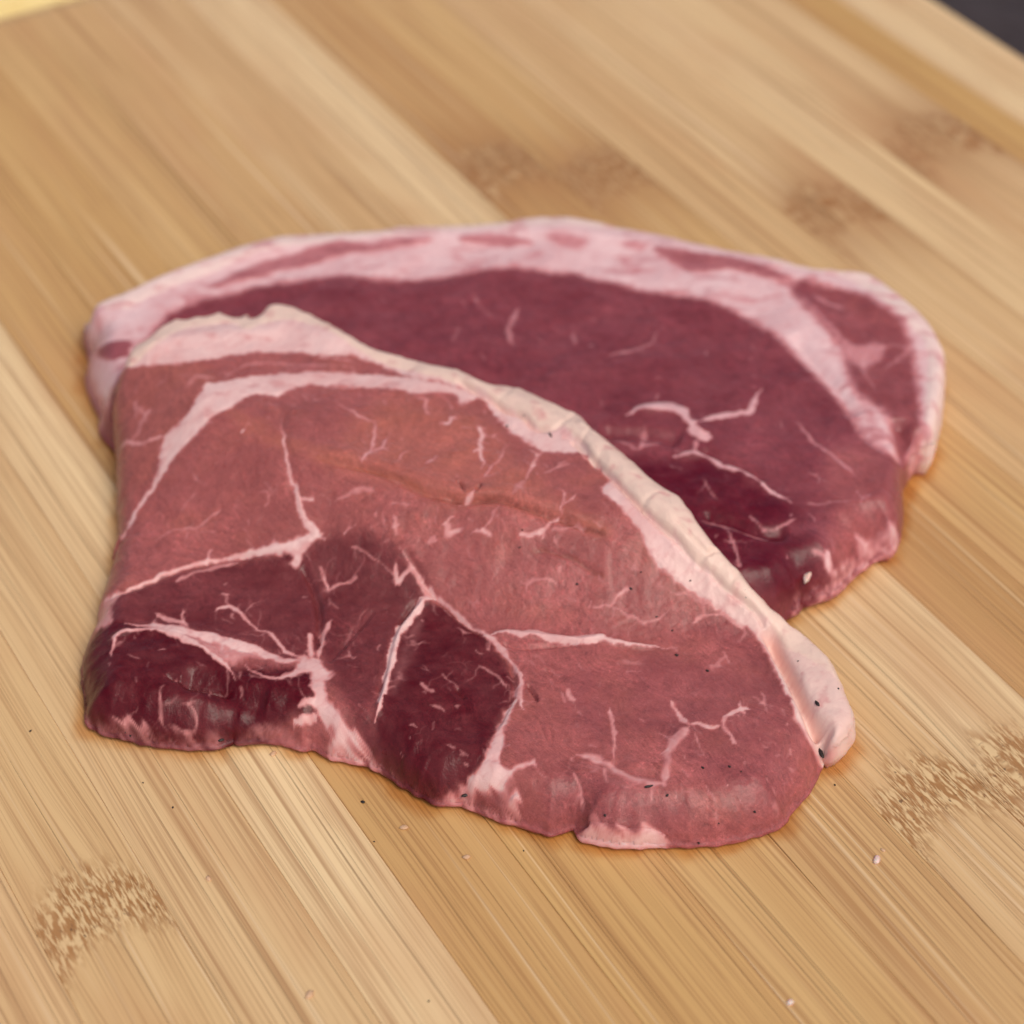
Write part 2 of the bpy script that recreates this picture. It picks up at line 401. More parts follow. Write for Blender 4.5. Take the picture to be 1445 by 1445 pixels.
def densify(p, step, jit, seed, kk):
    q = spline(np.c_[p, kk * .01], 6, True); kv = np.r_[q[:, 2], q[0, 2]] * 100; q = q[:, :2]
    d = np.r_[0, np.cumsum(np.hypot(*(np.roll(q, -1, 0) - q).T))]; q = np.vstack([q, q[0]])
    s = np.arange(0, d[-1], step); o = np.stack([np.interp(s, d, q[:, 0]), np.interp(s, d, q[:, 1])], 1)
    o[:, 0] += jit * pn(o[:, 0] / .0022, o[:, 1] / .0022, seed); o[:, 1] += jit * pn(o[:, 0] / .0022, o[:, 1] / .0022, seed + 5)
    return o, np.clip(np.interp(s, d, kv), 0, 1)

def outline(px_, kk, T, base, step, jit, seed):
    w = unproject(px_, lambda p: base(p) + kk * T)
    return densify(w, step, jit, seed, kk)

class Field:
    """a signed distance and edge-kind map of an outline, looked up bilinearly"""
    def __init__(s, poly, kk, step=.0005, pad=.02):
        s.lo = poly.min(0) - pad; s.step = step; hi = poly.max(0) + pad
        s.nx, s.ny = [int(v) + 2 for v in (hi - s.lo) / step]
        X, Y = np.meshgrid(s.lo[0] + np.arange(s.nx) * step, s.lo[1] + np.arange(s.ny) * step)
        P = np.stack([X.ravel(), Y.ravel()], 1); D, _, T = seg_near(P, poly, np.roll(poly, -1, 0))
        s.sd = np.where(inside(P, poly), D, -D).reshape(s.ny, s.nx)
        k = np.interp(T * len(poly), np.arange(len(poly) + 1), np.r_[kk, kk[0]]).reshape(s.ny, s.nx)
        for _ in range(14):                      # soften jumps of the nearest-edge map
            k = .2 * (k + np.roll(k, 1, 0) + np.roll(k, -1, 0) + np.roll(k, 1, 1) + np.roll(k, -1, 1))
        s.k = k
    def at(s, P, f):
        u = np.clip((P - s.lo) / s.step, 0, [s.nx - 1.001, s.ny - 1.001]); i = u.astype(int); d = u - i
        x, y = i[:, 0], i[:, 1]; a, b = d[:, 0], d[:, 1]
        return (f[y, x] * (1 - a) + f[y, x + 1] * a) * (1 - b) + (f[y + 1, x] * (1 - a) + f[y + 1, x + 1] * a) * b
    def dist(s, P): return s.at(P, s.sd)
    def kind(s, P): return s.at(P, s.k)

R_POLY, R_KK = outline(ROUT, RK, RT, lambda p: np.zeros(len(p)), .0012, .00022, 2)
R_FIELD = Field(R_POLY, R_KK)
def prof(s, k):
    """edge profile: k=1 upright cut edge of the rind, k=0 thin rolled edge on the board"""
    k = np.clip((k - .1) / .75, 0, 1); e0 = .20 + .56 * k; r = .0078 - .0053 * k
    u = np.clip(s / r, 0, 1); return e0 + (1 - e0) * (1 - (1 - u) ** 2) ** (.78 - .28 * k)
def base_front(p):                               # the front steak lies half on the board, half on the rear one
    s = R_FIELD.dist(p)
    return (RT + .0004) * sstep(s, -.013, .015)
F_POLY, F_KK = outline(FOUT, FK, FT, base_front, .0009, .00030, 6)

F_FIELD = Field(F_POLY, F_KK)
class Steak: pass
FR, RE = Steak(), Steak()
FR.poly, FR.T, FR.base, FR.field, FR.seed, FR.h = F_POLY, FT, base_front, F_FIELD, 11, .00031
RE.poly, RE.T, RE.base, RE.field, RE.seed, RE.h = R_POLY, RT, (lambda p: np.zeros(len(p))), R_FIELD, 23, .00042

def rough_height(st, p):
    return st.base(p) + st.T * prof(st.field.dist(p), st.field.kind(p))

# ------------------------------------------------------------------ drawn features: (kind, width px, strength, softness mm, points)
# poly = closed patch of fat, line = vein, groove/ridge = relief (mm)
FEAT_F = '''
poly - 1 .35 | a 240,470 310,330 380,285 450,220 600,170 760,130 900,130 1000,100 1130,100 1300,180 b 180,80 300,140 600,230 860,320 1080,360 1320,470 c 110,150 300,300 520,460 620,600 860,890 1010,1030 1200,1200 f 1260,340 1330,500 1310,600 1250,650 1180,670 1185,700 1160,735 1128,700 1090,640 1050,550 1010,450 970,370 920,270 880,190 830,130 c 800,1085 740,1030 640,960 560,910 470,850 380,760 330,640 230,530 155,465 190,410 130,345 60,300 b 1380,725 1330,690 1200,682 1130,665 1040,612 960,562 900,500 845,420 780,385 620,332 450,292 330,238 200,192 0,190 a 1445,400 1300,372 1150,347 1000,347 850,362 700,388 600,402 480,412 300,430
poly - .95 .3 | a 690,500 760,500 900,475 1100,455 1300,445 1445,452 b 0,265 200,270 400,290 600,330 720,365 815,402 740,430 720,450 700,390 600,380 480,385 400,360 300,350 200,350 0,340 a 1445,520 1330,530 1250,515 1180,520 1110,545 1060,572 950,565 870,595 800,640 720,690 620,790 540,880 500,930 450,1010 400,1090 340,1170 312,1245 290,1240 330,1150 400,1050 440,960 455,880 470,800 500,750 560,710 600,660 640,590 670,540
line 3 .35 .3 | a 640,780 700,700 800,620 900,560
line 6 .8 .3 | a 330,1150 300,1220 270,1280 250,1290
line 9 .45 .7 | a 600,520 640,470 720,480
line 5 .5 .4 | a 780,480 900,410 1050,400 1200,410 1400,420
line 4,15 .9 .22 | a 1072,690 1085,800 1110,920 1130,1000 1160,1080 1175,1150 1195,1210 1240,1255 1300,1290
line 6 .8 .2 | a 1180,1090 1240,1100
line 6 .65 .25 | a 240,850 320,820 400,800 480,775
line 7 .35 .5 | a 410,640 370,690 340,760 310,810
line 6 .35 .4 | a 310,600 370,660 400,640
line 4 .5 .2 | a 430,1320 500,1270 600,1255 660,1240 720,1190 780,1155
line 3 .45 .2 | a 600,1270 590,1310
line 3 .4 .2 | a 625,1255 680,1275 740,1265
line 5 .7 .2 | a 700,1420 705,1380 730,1360
line 3 .4 .2 | a 880,1290 920,1340 930,1360
line 4 .4 .2 | a 560,1170 600,1110 640,1080
line 3 .35 .2 | a 620,960 640,1010 700,1030
line 9 .9 .15 | a 874,738 882,746
line 3 .4 .2 | a 960,1060 1010,1060 1010,1110 980,1140
line 1.6 .7 .1 | a 1380,1280 1445,1230
line 7 .85 .2 | d 170,360 260,320 320,290 420,245 520,205 640,165 760,135 880,115 1000,100 1080,80 1140,60 1190,30
poly - .85 .3 | d 880,115 1000,70 1100,50 1200,15 1290,-10 1210,80 1180,130 1160,190 1120,170 1130,130 1060,112 950,118
poly - .6 .4 | d 125,500 140,400 170,345 250,325 205,400 218,440 205,470 150,495
line 9 .5 .3 | d 540,260 560,245 700,190 850,150
line 10,24,14 .9 .3 | d 280,470 380,480 460,490 560,510 640,525 760,555 860,585 950,605 1040,640 1110,655 1190,650
line 10 .75 .3 | d 430,420 500,450 570,470 600,500
line 4 .6 .2 | d 570,470 575,390
line 11,14,7 .85 .25 | d 212,635 225,550 260,520 320,508 420,508 520,530 600,560 680,600 740,650 800,690 840,745
poly - .55 .5 | d 600,540 760,560 900,600 1010,645 880,640 820,680 740,640 660,580
line 7 .8 .25 | d 1190,650 1090,600 1020,520 930,480 880,430 830,395 760,390 740,410
line 4 .4 .3 | d 830,390 800,370 790,320
line 8 .8 .3 | d 1225,650 1220,560 1215,520
line 8 .75 .3 | d 1250,650 1270,570 1300,500 1330,450
line 3 .5 .3 | d 890,420 920,370 970,350
line 5 .6 .25 | d 1310,295 1290,250 1280,200 1260,175
line 4 .5 .25 | d 1310,290 1360,270 1420,260 1460,235
poly - .9 .35 | d 1170,640 1260,650 1300,700 1340,720 1300,760 1300,850 1350,900 1400,980 1450,1050 1460,1185 1330,1165 1310,1080 1340,1060 1330,980 1270,920 1220,890 1150,890 1240,850 1230,790 1210,720 1130,740 1050,752 1150,700
line 6 .6 .3 | d 900,700 1000,740 1080,745 1160,720
poly - .9 .35 | e 0,690 60,720 110,790 170,870 240,960 310,1025 375,1072 300,1052 245,1020 150,1010 60,990 10,960 50,950 35,900 80,890 70,830 20,770 0,740
poly - .42 .5 | d 55,940 95,930 130,990 230,960 330,970 390,1010 440,1040 520,1050 600,1060 680,1050 780,1060 795,1090 740,1120 600,1120 400,1103 280,1072 190,1056 130,1028 65,990
line 5 .6 .25 | d 220,965 300,975 360,1000 420,1050
poly - .4 .4 | d 835,1085 880,1030 960,1000 1050,1010 1130,1040 1160,1080 1245,1100 1180,1132 1060,1092 900,1092
line 13 .8 .3 | d 1140,1000 1180,955 1250,935
line 10 .8 .3 | d 1160,880 1220,860 1270,870
line 10 .7 .3 | d 1140,1105 1190,1110 1240,1102
line 5 .45 .3 | d 455,830 460,920 470,990
line 5 .5 .3 | d 500,980 560,1020 600,1010 640,980 630,920 600,880
line 3 .4 .3 | d 330,740 340,770
line 3 .4 .3 | d 560,870 600,880 640,870
line 5 .4 .4 | d 580,1020 600,1060 620,1090
line 12,19,18,14,8 1 .18 | e 590,148 545,165 510,200 480,240 450,280 420,310 400,350 390,400 370,450 360,500 345,560 335,620 315,680 300,740 285,800
line 20 .24 1.7 | e 520,250 470,380 425,500 380,640
line 10 .8 .25 | e 590,150 560,130 510,60 470,0
line 4,5,10,15,12 .85 .25 | b 420,1170 460,1240 530,1320 e 530,70 600,140 680,210 760,280 840,340 900,385 960,450 1010,530 1035,590 1018,640 1030,700 1052,735
poly - .95 .3 | e 990,680 945,760 900,830 870,930 820,1030 760,1090 690,1140 600,1200 600,1220 720,1232 800,1255 870,1280 960,1320 940,1250 830,1230 790,1190 830,1150 920,1150 960,1100 1000,1040 1080,1010 1100,990 1040,1020 960,1040 930,990 940,900 950,820 980,740 1005,690
line 12 .75 .3 | e 960,1060 1040,1022 1090,1000 1105,1025
poly - .85 .25 | e 960,1235 970,1190 1000,1158 1022,1200 1028,1280 1005,1318 975,1305
poly - .5 .6 | e 900,1080 970,1050 975,1150 955,1220 920,1180
line 20,22,16,13,10,3 1 .18 | e 885,345 960,340 1040,352 1100,345 1160,362 1240,377 1320,380 1390,372 1445,366 f 70,180 140,168 200,180 300,195 400,205 500,205
line 4 .4 .25 | e 620,550 660,580 720,620
line 7 .45 .3 | e 520,600 550,630 590,640
line 4 .45 .25 | e 820,500 880,540 930,580 960,620
line 3 .35 .25 | e 700,310 760,330
line 3 .35 .25 | e 720,930 760,970
line 3 .35 .25 | e 420,940 440,960
line 3 .35 .25 | e 460,870 466,890
line 5 .4 .3 | e 735,1010 765,1020
line 4 .4 .3 | e 150,430 170,465 200,460
line 4 .3 .3 | e 250,210 200,280 130,400
line 3 .5 .2 | b 150,1150 200,1165 250,1210 310,1245 370,1290 400,1330
line 9 .8 .25 | b 380,1240 390,1290 410,1340 450,1300 490,1265
line 10 .7 .25 | b 395,1360 420,1340
line 4 .6 .2 | b 0,1290 30,1350 45,1380 120,1350 170,1320
line 1.6 .8 .1 | b 120,1090 190,1035
line 5 .7 .2 | b 90,430 130,460 180,475 210,495 270,520 290,550 280,600 275,650 240,700 220,720
line 6 .7 .2 | b 220,720 270,680 320,655 350,600
line 4 .6 .2 | b 320,655 360,672
line 4 .5 .2 | b 390,735 420,700 460,670
line 6 .6 .25 | b 500,400 540,420 545,460 560,490
line 3 .5 .2 | b 620,400 660,430 680,450
line 8 .8 .2 | b 620,540 660,530 680,505 700,510
line 8 .85 .2 | b 800,545 820,560 830,600 825,660 830,700 835,760
line 5 .7 .2 | b 825,665 785,680
line 4 .6 .2 | b 820,560 850,555
line 5 .6 .2 | b 540,745 580,720 600,690
line 6 .6 .2 | b 850,810 870,770 910,720 940,690 940,650
line 4 .5 .2 | b 880,610 910,590
line 6 .6 .2 | b 1060,820 1070,780 1100,740 1110,700 1090,670 1060,655
line 4 .5 .2 | b 1100,700 1150,670
line 5 .5 .3 | b 1130,790 1200,765 1270,740
line 7 .45 .5 | b 980,900 1020,850 1060,825
line 4 .7 .2 | b 1240,990 1235,960 1250,910 1240,870
line 4 .7 .2 | b 1240,960 1290,920 1315,890
line 9 .85 .2 | b 1230,1000 1180,1030 1160,1060 1130,1090 1110,1090
line 9 .8 .2 | b 1130,1090 1040,1100 1030,1090
line 4 .7 .2 | b 1140,1100 1130,1130
line 6 .5 .25 | b 1180,1080 1240,1070 1310,1045
line 3 .5 .2 | b 1200,1100 1220,1140
line 9 .8 .2 | b 790,880 760,900 740,930 710,950
line 10 .75 .25 | b 640,1040 660,1050 660,1100 690,1080 720,1085
line 10 .8 .2 | b 560,1130 600,1125
line 5 .7 .2 | b 630,1040 690,1000
line 9 .7 .25 | b 780,1085 830,1080 870,1100 830,1060
line 4 .5 .2 | b 850,1060 880,1010 915,950
line 5 .5 .3 | b 360,940 420,940 470,940
line 8 .6 .25 | b 380,990 390,1030 380,1050 420,1050
line 4 .5 .2 | b 380,1050 400,1110
line 6 .5 .3 | b 80,920 140,890 200,870 240,860 290,880
line 5 .5 .2 | b 290,985 290,1010
line 5 .5 .25 | b 1060,1390 1060,1350 1100,1330 1170,1330 1230,1360
line 5 .5 .25 | b 1230,1250 1230,1290
line 3 .35 .2 | b 0,880 40,900 60,940
line 8 .6 .25 | c 200,980 230,930 290,900
line 5 .5 .25 | c 100,990 150,990 200,985 270,1020 340,1050 400,1040 480,990
line 4 .5 .25 | c 110,950 100,990
line 6 .55 .3 | c 560,1050 620,1030 700,1020 760,1060 820,1110
line 6 .5 .3 | c 470,920 560,930 640,970 700,1000
line 9 .4 .3 | c 300,820 320,800
line 14 .3 .5 | c 240,1220 290,1240 350,1245
line 5 .4 .25 | c 670,1260 710,1210 730,1240
line 5 .35 .3 | c 420,720 460,790 520,840
line 7,10 .85 .22 | f 465,440 490,480 520,520 550,555
line 8 .8 .22 | f 550,555 600,555 650,570 700,565
line 9 .85 .22 | f 705,565 715,530 750,505 790,490 830,495
line 5 .7 .2 | f 780,450 790,490 800,520
line 7 .7 .22 | f 710,560 740,600 770,650
line 14,18 .7 .45 | f 550,560 520,600 480,650 460,710 450,770 440,830
line 4 .4 .25 | f 580,590 600,640 620,710
line 18,14 .7 .45 | f 440,830 380,820 330,805 260,785 200,745 150,710 90,690 40,685
line 24 .24 1.8 | f 420,860 330,850 240,830 160,760 80,720
line 6 .6 .25 | f 430,690 460,670
line 7 .4 .3 | f 385,830 385,900
line 7 .45 .3 | f 165,750 180,810
line 3 .4 .25 | f 400,590 450,610 480,640
line 7 .6 .25 | f 190,470 200,520 215,580 210,650 205,720
line 5 .5 .25 | f 20,760 60,840 75,930
line 7 .6 .25 | f 0,395 35,440
line 5 .4 .25 | f 880,400 895,450 905,510
line 4 .4 .25 | f 970,480 985,520
line 5 .45 .25 | f 993,540 1000,556
line 4 .4 .25 | f 868,608 880,632
line 4 .4 .25 | f 1013,655 1020,690
line 10 .4 .3 | f 1010,750 1030,772
line 4 .4 .25 | f 1018,790 1035,830
line 4 .4 .25 | f 928,830 945,870
line 4 .4 .25 | f 900,790 910,805
line 5 .35 .25 | f 800,720 805,745
line 4 .4 .25 | f 640,830 660,870 680,910
line 4 .4 .25 | f 675,940 685,990
line 5 .6 .2 | f 723,820 728,826
line 4 .4 .25 | f 778,885 782,900
line 4 .4 .25 | f 590,1050 595,1085
line 12 .4 .4 | f 930,890 950,925 940,960
line 6 .4 .3 | f 640,290 680,300 700,280
line 4 .4 .3 | f 705,220 715,250
line 4 .35 .3 | f 255,380 270,390
poly - .78 .35 | f 30,1095 35,1060 80,1028 160,1018 240,1028 330,1048 390,1042 440,1066 520,1112 400,1120 220,1120 110,1103
line 8 .5 .3 | f 330,1090 370,1050 440,1075
poly - .4 .35 | f 95,985 130,965 140,1010 115,1020
'''
# tone patches: depth of red, tan
TONE_F = '''
.90 0 .9 | e 540,180 620,190 700,240 800,320 880,390 950,480 1000,580 990,660 950,740 900,830 860,930 820,1020 760,1090 700,1130 620,1195 560,1190 470,1140 380,1080 310,960 280,810 310,700 350,560 380,430 420,340 480,240
.72 0 2.2 | p 432,772 500,753 555,768 580,800 600,840 565,900 540,980 530,1010 548,1095 520,1080 490,1010 470,960 450,920 430,900 450,850
.74 0 1.5 | p 145,865 200,825 290,800 400,782 440,775 455,850 440,930 330,905 270,890 200,880 155,885
.92 0 1.5 | p 115,935 155,878 200,882 310,912 330,945 430,945 455,1000 400,1020 340,1055 200,1050 125,1025
.98 0 2.5 | d 820,700 1000,690 1200,720 1230,850 1000,960 830,1080 700,1000
.30 .25 1.5 | p 170,515 300,518 285,560 240,620 200,690 165,755 150,640
.18 .10 3 | p 600,760 800,770 950,860 1060,930 1000,1000 850,1010 740,960 690,880 620,830
.42 0 3 | f 620,60 830,130 930,300 1000,460 930,420 800,250 600,150
.26 0 3 | f 0,350 300,250 900,350 1100,700 900,1000 600,760 400,600 100,640
.35 0 2 | f -100,900 0,740 180,800 420,880 560,900 500,1060 200,1030 50,1050
.45 0 1.5 | e 790,1190 850,1150 930,1180 960,1290 880,1270
.04 .75 2.5 | b 0,660 120,690 260,720 420,780 600,850 700,890 640,820 560,770 640,690 740,650 800,600 780,700 700,800 800,880 920,880 1100,940 1250,990 1440,1060 1445,1090 1240,1020 1080,980 920,925 740,925 560,885 340,800 100,745 0,715
.04 .45 4 | b 300,420 800,480 1000,700 1300,1000 1000,950 600,880 100,740
.04 .55 2 | b 860,860 960,800 1050,780 1000,890
.85 .35 .38 | b 600,893 740,917 800,911 920,911 1000,937 1080,961 1180,997 1240,1012 1330,1051 1445,1089 1445,1104 1330,1066 1240,1027 1180,1012 1080,976 1000,952 920,926 800,926 740,932 600,908
.5 .7 .6 | b 0,690 120,722 260,750 420,805 560,872 560,892 420,828 260,774 120,746 0,714
.6 .4 .4 | b 1100,1176 1200,1186 1290,1216 1360,1256 1445,1306 1445,1318 1360,1270 1290,1230 1200,1200 1100,1190
.9 0 .3 | b 704,812 730,842 746,880 738,880 722,848
.9 0 .3 | b 796,880 830,838 834,850 806,884
.85 0 .4 | e 1056,596 1096,640 1122,690 1112,690 1086,650
.85 0 .4 | e 696,616 752,672 748,682 694,628
.1 .5 2.5 | a 800,640 950,700 1000,760 1100,790 1300,850 1445,900 1445,930 1300,900 1100,830 900,760
'''
RELIEF_F = '''
ridge .35 1.8 | b 0,665 220,705 460,790 650,855 740,885 920,875 1080,925 1240,975 1445,1050
ridge .3 2.2 | b 560,760 700,690 800,620
groove .25 1.2 | a 1050,560 1075,700 1110,900 1150,1050
ridge 1.3 2.6 | b 500,235 720,315 860,385 1000,425 1150,500 1330,595 1420,690 c 60,180 200,325 350,465 480,605 600,725 720,855 850,975 960,1095
ridge .6 3.0 | a 350,380 600,280 900,250 1150,220 1400,320
groove .7 .55 | b 700,330 800,385 900,435 960,475 1040,505 1100,560 1180,580
groove .6 .5 | b 1240,610 1330,645 1400,745 1445,775 c 30,245 100,315 200,405 280,485 340,545 420,625 500,695 580,795
groove .35 .4 | c 580,795 650,840 720,915 850,1020 900,1100
groove .14 .5 | c 330,545 370,505 420,475
groove .16 .5 | b 1170,580 1240,555 1330,500
groove .16 .4 | c 590,800 640,760 690,745
groove .1 .5 | c 60,260 130,200
groove .1 .6 | b 900,430 960,400 1000,360
groove .1 .6 | c 720,910 760,870 800,850
groove .25 .35 | c 480,600 560,680 640,760 655,740 690,745
groove 1.9 1.2 | f 900,130 935,180 970,250 1010,320 1060,430 1110,540 1150,632
ridge .6 1.0 | f 880,170 930,270 990,380 1040,490 1090,600 1130,670
groove .6 .8 | b 0,700 100,730 220,750 340,790 460,845 560,885 650,905 740,925 800,920 920,920 1000,945 1080,970 1180,1005 1240,1020 1330,1060 1445,1100
groove .4 .4 | b 640,895 740,920 800,912 920,912 1010,940
groove .25 .5 | b 1100,1180 1200,1190 1290,1220 1360,1260 1445,1310
groove .5 .3 | b 708,818 728,845 742,875
groove .5 .3 | b 800,873 825,845
groove .5 .5 | d 480,740 600,768 700,785 830,795
groove 1.0 2.2 | d 560,750 700,770 850,830 1000,880
groove .35 .5 | d 170,372 320,302 520,217 760,147 1000,112 1110,130
ridge .55 1.0 | d 215,620 230,545 320,505 520,525 680,595 790,680
ridge .35 1.4 | d 400,460 560,495 760,540 950,590
groove .5 .7 | d 1180,180 1240,300 1270,450 1250,600
ridge .75 .75 | e 545,163 510,200 450,280 400,350 370,450 345,560 315,680 290,790
groove .45 .6 | e 515,165 470,215 400,310 365,440 330,570 290,710
groove .45 .6 | b 440,1180 500,1270 e 560,110 660,205 760,290 850,355
groove .35 .6 | e 975,480 995,580 985,660 945,745 895,830
ridge .6 .7 | e 890,345 960,340 1040,352 1160,362 1320,380 1445,366 f 140,168 300,195 420,205
groove .4 .5 | e 930,388 1000,405 1080,415 1200,402 1320,400
groove .45 .35 | e 1060,600 1090,640 1115,688
groove .3 .3 | e 1150,520 1190,555
groove .35 .35 | e 700,620 750,675
groove .2 .3 | e 1120,780 1150,860 1180,920
groove .2 .35 | e 180,300 120,400 60,480
groove .25 .4 | e 280,220 200,320 110,420
groove 1.6 .7 | f 0,1062 50,1032 80,1005 98,985
ridge .9 1.2 | f 60,1050 160,1050 300,1070 400,1080
ridge .8 .9 | e 990,1180 1000,1250 995,1300
ridge .5 1.6 | f 540,560 500,640 455,760
groove .3 1.2 | f 420,790 300,770 200,720
ridge .5 2 | e 900,1000 860,1100 760,1170
ridge .5 3 | e 400,1080 520,1120
'''
FEAT_R = '''
poly - 1 1.1 | p 100,420 250,330 400,300 600,295 800,290 1000,320 1200,360 1330,420 1370,500 1330,640 1280,640 i 1030,760 1020,560 1000,440 960,350 880,290 780,240 690,220 600,200 560,230 620,300 700,390 755,450 765,520 800,600 850,640 910,690 940,790 942,828 900,818 830,772 800,722 760,652 710,602 650,542 590,482 530,422 480,382 420,347 330,302 250,272 100,242 0,228 h 1080,345 980,330 900,300 830,305 700,285 600,285 500,300 380,315 300,325 150,330 0,320 g 1300,330 1200,320 1100,310 1000,325 900,345 760,355 640,390 520,420 420,460 350,525 300,600 230,680 170,780 130,960 80,960 40,740 40,500
'''
UNFAT_R = '''
.66 1.2 | g 560,370 640,320 760,272 850,245 930,222 1000,197 1100,182 1220,192 1150,222 1040,250 950,280 850,300 700,340
.6 1.2 | h 0,212 100,184 250,172 330,182 200,207 60,232
.6 1.2 | h 430,165 560,152 700,165 722,187 600,197 450,187
.5 1.2 | h 780,160 900,160 950,180 920,212 850,202
.75 1.1 | i 50,80 200,100 350,122 500,165 565,192 500,198 350,162 200,170 130,140
.34 2.4 | i 560,250 700,400 760,560 830,740 905,800 870,680 800,520 730,380 620,230
.9 .4 | g 105,620 150,590 245,585 235,640 170,662 120,652
'''
LINE_R = '''
line 22,30,22 .85 .3 | c 270,110 350,88 450,78 520,110 560,150 600,150
line 18,12 .8 .3 | c 600,150 680,120 780,100 830,92 850,50 880,0
line 24 .8 .3 | c 560,160 600,205 650,215
line 12 .7 .3 | c 580,230 575,290
line 16,16,9 .85 .25 | c 490,300 560,290 640,300 700,340 790,370 860,410 920,460 1020,510
line 10 .5 .4 | c 350,160 330,270 230,230
line 10 .5 .4 | c 330,260 420,240
line 9 .6 .3 | c 620,580 720,610 800,640 880,660 930,670
line 6 .5 .3 | c 720,620 760,700 780,780 770,800
line 6 .5 .3 | c 890,630 960,620 1040,580
line 5 .5 .3 | c 910,640 850,590 820,570
line 6 .4 .3 | c 620,400 640,450 680,500
line 8 .5 .4 | c 1040,150 1080,200 1130,250 1200,300 1250,340 1300,390
line 5 .55 .3 | c 1310,450 1335,490 1380,480
line 5 .5 .3 | c 1335,490 1330,515
line 5 .4 .3 | c 1090,380 1140,400 1135,430
line 4 .4 .3 | c 1070,515 1200,505 1290,500
line 10 .5 .4 | h 680,440 640,500 630,560 650,600
line 12 .4 .4 | h 890,540 900,590
line 14 .4 .4 | h 960,603 970,607
line 8 .35 .4 | h 1040,650 1100,630 1200,600 1240,540
line 8 .25 .5 | h 430,530 400,590
line 8 .25 .5 | h 480,390 520,450 560,490
line 14 .8 .4 | i 700,1300 700,1230 695,1180
line 6 .6 .4 | c 1110,730 1170,770 1195,840
poly - .85 .5 | i 795,1125 860,1140 960,1120 940,1180 800,1285 690,1365 560,1400 650,1340 700,1295 722,1252 790,1222 812,1172
poly - .5 .6 | i 600,260 680,330 740,400 800,430 860,420 900,440 860,500 790,500 740,420
line 14 .45 .6 | i 640,250 700,280 760,300
line 10 .4 .5 | i 820,470 830,540 870,600
line 12 .4 .5 | i 900,520 960,470 1000,430
line 12 .35 .5 | i 880,440 930,430 980,440
line 10 .35 .5 | c 80,650 200,700 260,760
'''
TONE_R = '''
.62 0 5 | g 350,520 640,390 1000,325 h 150,330 500,300 900,300 1200,360 i 250,270 480,380 600,500 760,700 700,1000 560,1300 500,1445 p 900,900 500,800 300,560
.95 0 3 | c 250,350 490,310 650,320 900,450 1040,530 1000,640 1150,700 1150,900 950,1000 700,800
.55 0 4 | c 650,150 1000,60 1200,250 1250,500 1000,480 800,350
.35 .25 3 | c 1180,300 1350,250 1480,400 1480,650 1300,800 1180,760 1200,520
.45 .15 3 | p 1150,400 1300,450 1320,600 1290,700 1230,600 1180,480
.6 .1 2 | p 140,560 180,540 180,640 140,640
'''
RELIEF_R = '''
ridge .8 3 | p 140,450 250,390 400,350 600,335 800,328 1000,360 1200,410 1290,470
groove .5 1.5 | i 560,400 700,560 790,690
groove .9 2 | c 150,190 350,200 520,230
ridge .7 1.6 | c 300,100 450,90 560,150 640,200
groove .5 1.2 | c 600,270 700,310 800,350 900,420
ridge .5 1 | c 500,300 640,302 790,372 920,462
groove .8 1.5 | c 600,560 750,600 900,650 1000,640
ridge .8 3 | c 400,700 600,850 800,950
groove 1.2 2 | i 950,700 970,800 960,880
ridge .5 2 | i 800,680 900,790
'''
def widths(s): return [float(v) for v in s.split(',')]
def parse(txt):
    out = []
    for ln in txt.strip().split('\n'):
        if ln: a, b = ln.split('|'); out.append((a.split(), ph(b)))
    return out

def place(st, feats):
    """put every measured point on the steak's surface, all at once"""
    allp = np.vstack([f[1] for f in feats]); w = unproject(allp, lambda p: rough_height(st, p))
    k = 0; out = []
    for a, p in feats: out.append((a, w[k:k + len(p)])); k += len(p)
    return out

def box_idx(P, q, pad):
    lo, hi = q.min(0) - pad, q.max(0) + pad
    return np.nonzero(((P > lo) & (P < hi)).all(1))[0]

FR.feat = place(FR, parse(FEAT_F)); FR.tone = place(FR, parse(TONE_F)); FR.rel = place(FR, parse(RELIEF_F)); FR.unfat = []
RE.feat = place(RE, parse(FEAT_R)); RE.lines = place(RE, parse(LINE_R)); RE.tone = place(RE, parse(TONE_R)); RE.rel = place(RE, parse(RELIEF_R))
RE.unfat = place(RE, parse(UNFAT_R))
def twigs(st, lst, n_per, seed):
    """faint side veins running off the drawn ones"""
    r = np.random.default_rng(seed); out = []
    for a, q in lst:
        if a[0] != 'line': continue
        L = np.hypot(*np.diff(q, axis=0).T).sum()
        for _ in range(int(n_per * L / .01 + r.random())):
            i = r.integers(len(q) - 1); p = q[i] + (q[i + 1] - q[i]) * r.random(); d = q[i + 1] - q[i]
            ang = math.atan2(d[1], d[0]) + r.choice([-1, 1]) * r.uniform(.4, 1.3); pts = [p]
            for _k in range(r.integers(2, 5)):
                ang += r.normal(0, .45); p = p + np.array([math.cos(ang), math.sin(ang)]) * r.uniform(.0006, .0018); pts.append(p)
            out.append((('line', '%.1f,%.1f' % (r.uniform(2.5, 4.5), 1.2), '%.2f' % r.uniform(.14, .36), '.3'), np.array(pts)))
    return out
FR.lines = twigs(FR, FR.feat, 3.4, 5); RE.lines += twigs(RE, RE.lines, 2.0, 6)
rs = np.random.default_rng(9)
for st_, nfl in ((FR, 320), (RE, 120)):             # single flecks of fat
    lo, hi = st_.poly.min(0), st_.poly.max(0); p = rs.uniform(lo, hi, (nfl * 2, 2)); p = p[st_.field.dist(p) > .004][:nfl]
    for c in p:
        a_ = rs.normal(2.2, .5); L = rs.uniform(.0003, .0016); v = np.array([math.cos(a_), math.sin(a_)]) * L
        st_.lines.append((('line', '%.1f' % rs.uniform(2, 4.5), '%.2f' % rs.uniform(.2, .5), '.3'), np.array([c - v, c + rs.normal(0, .0002, 2), c + v])))
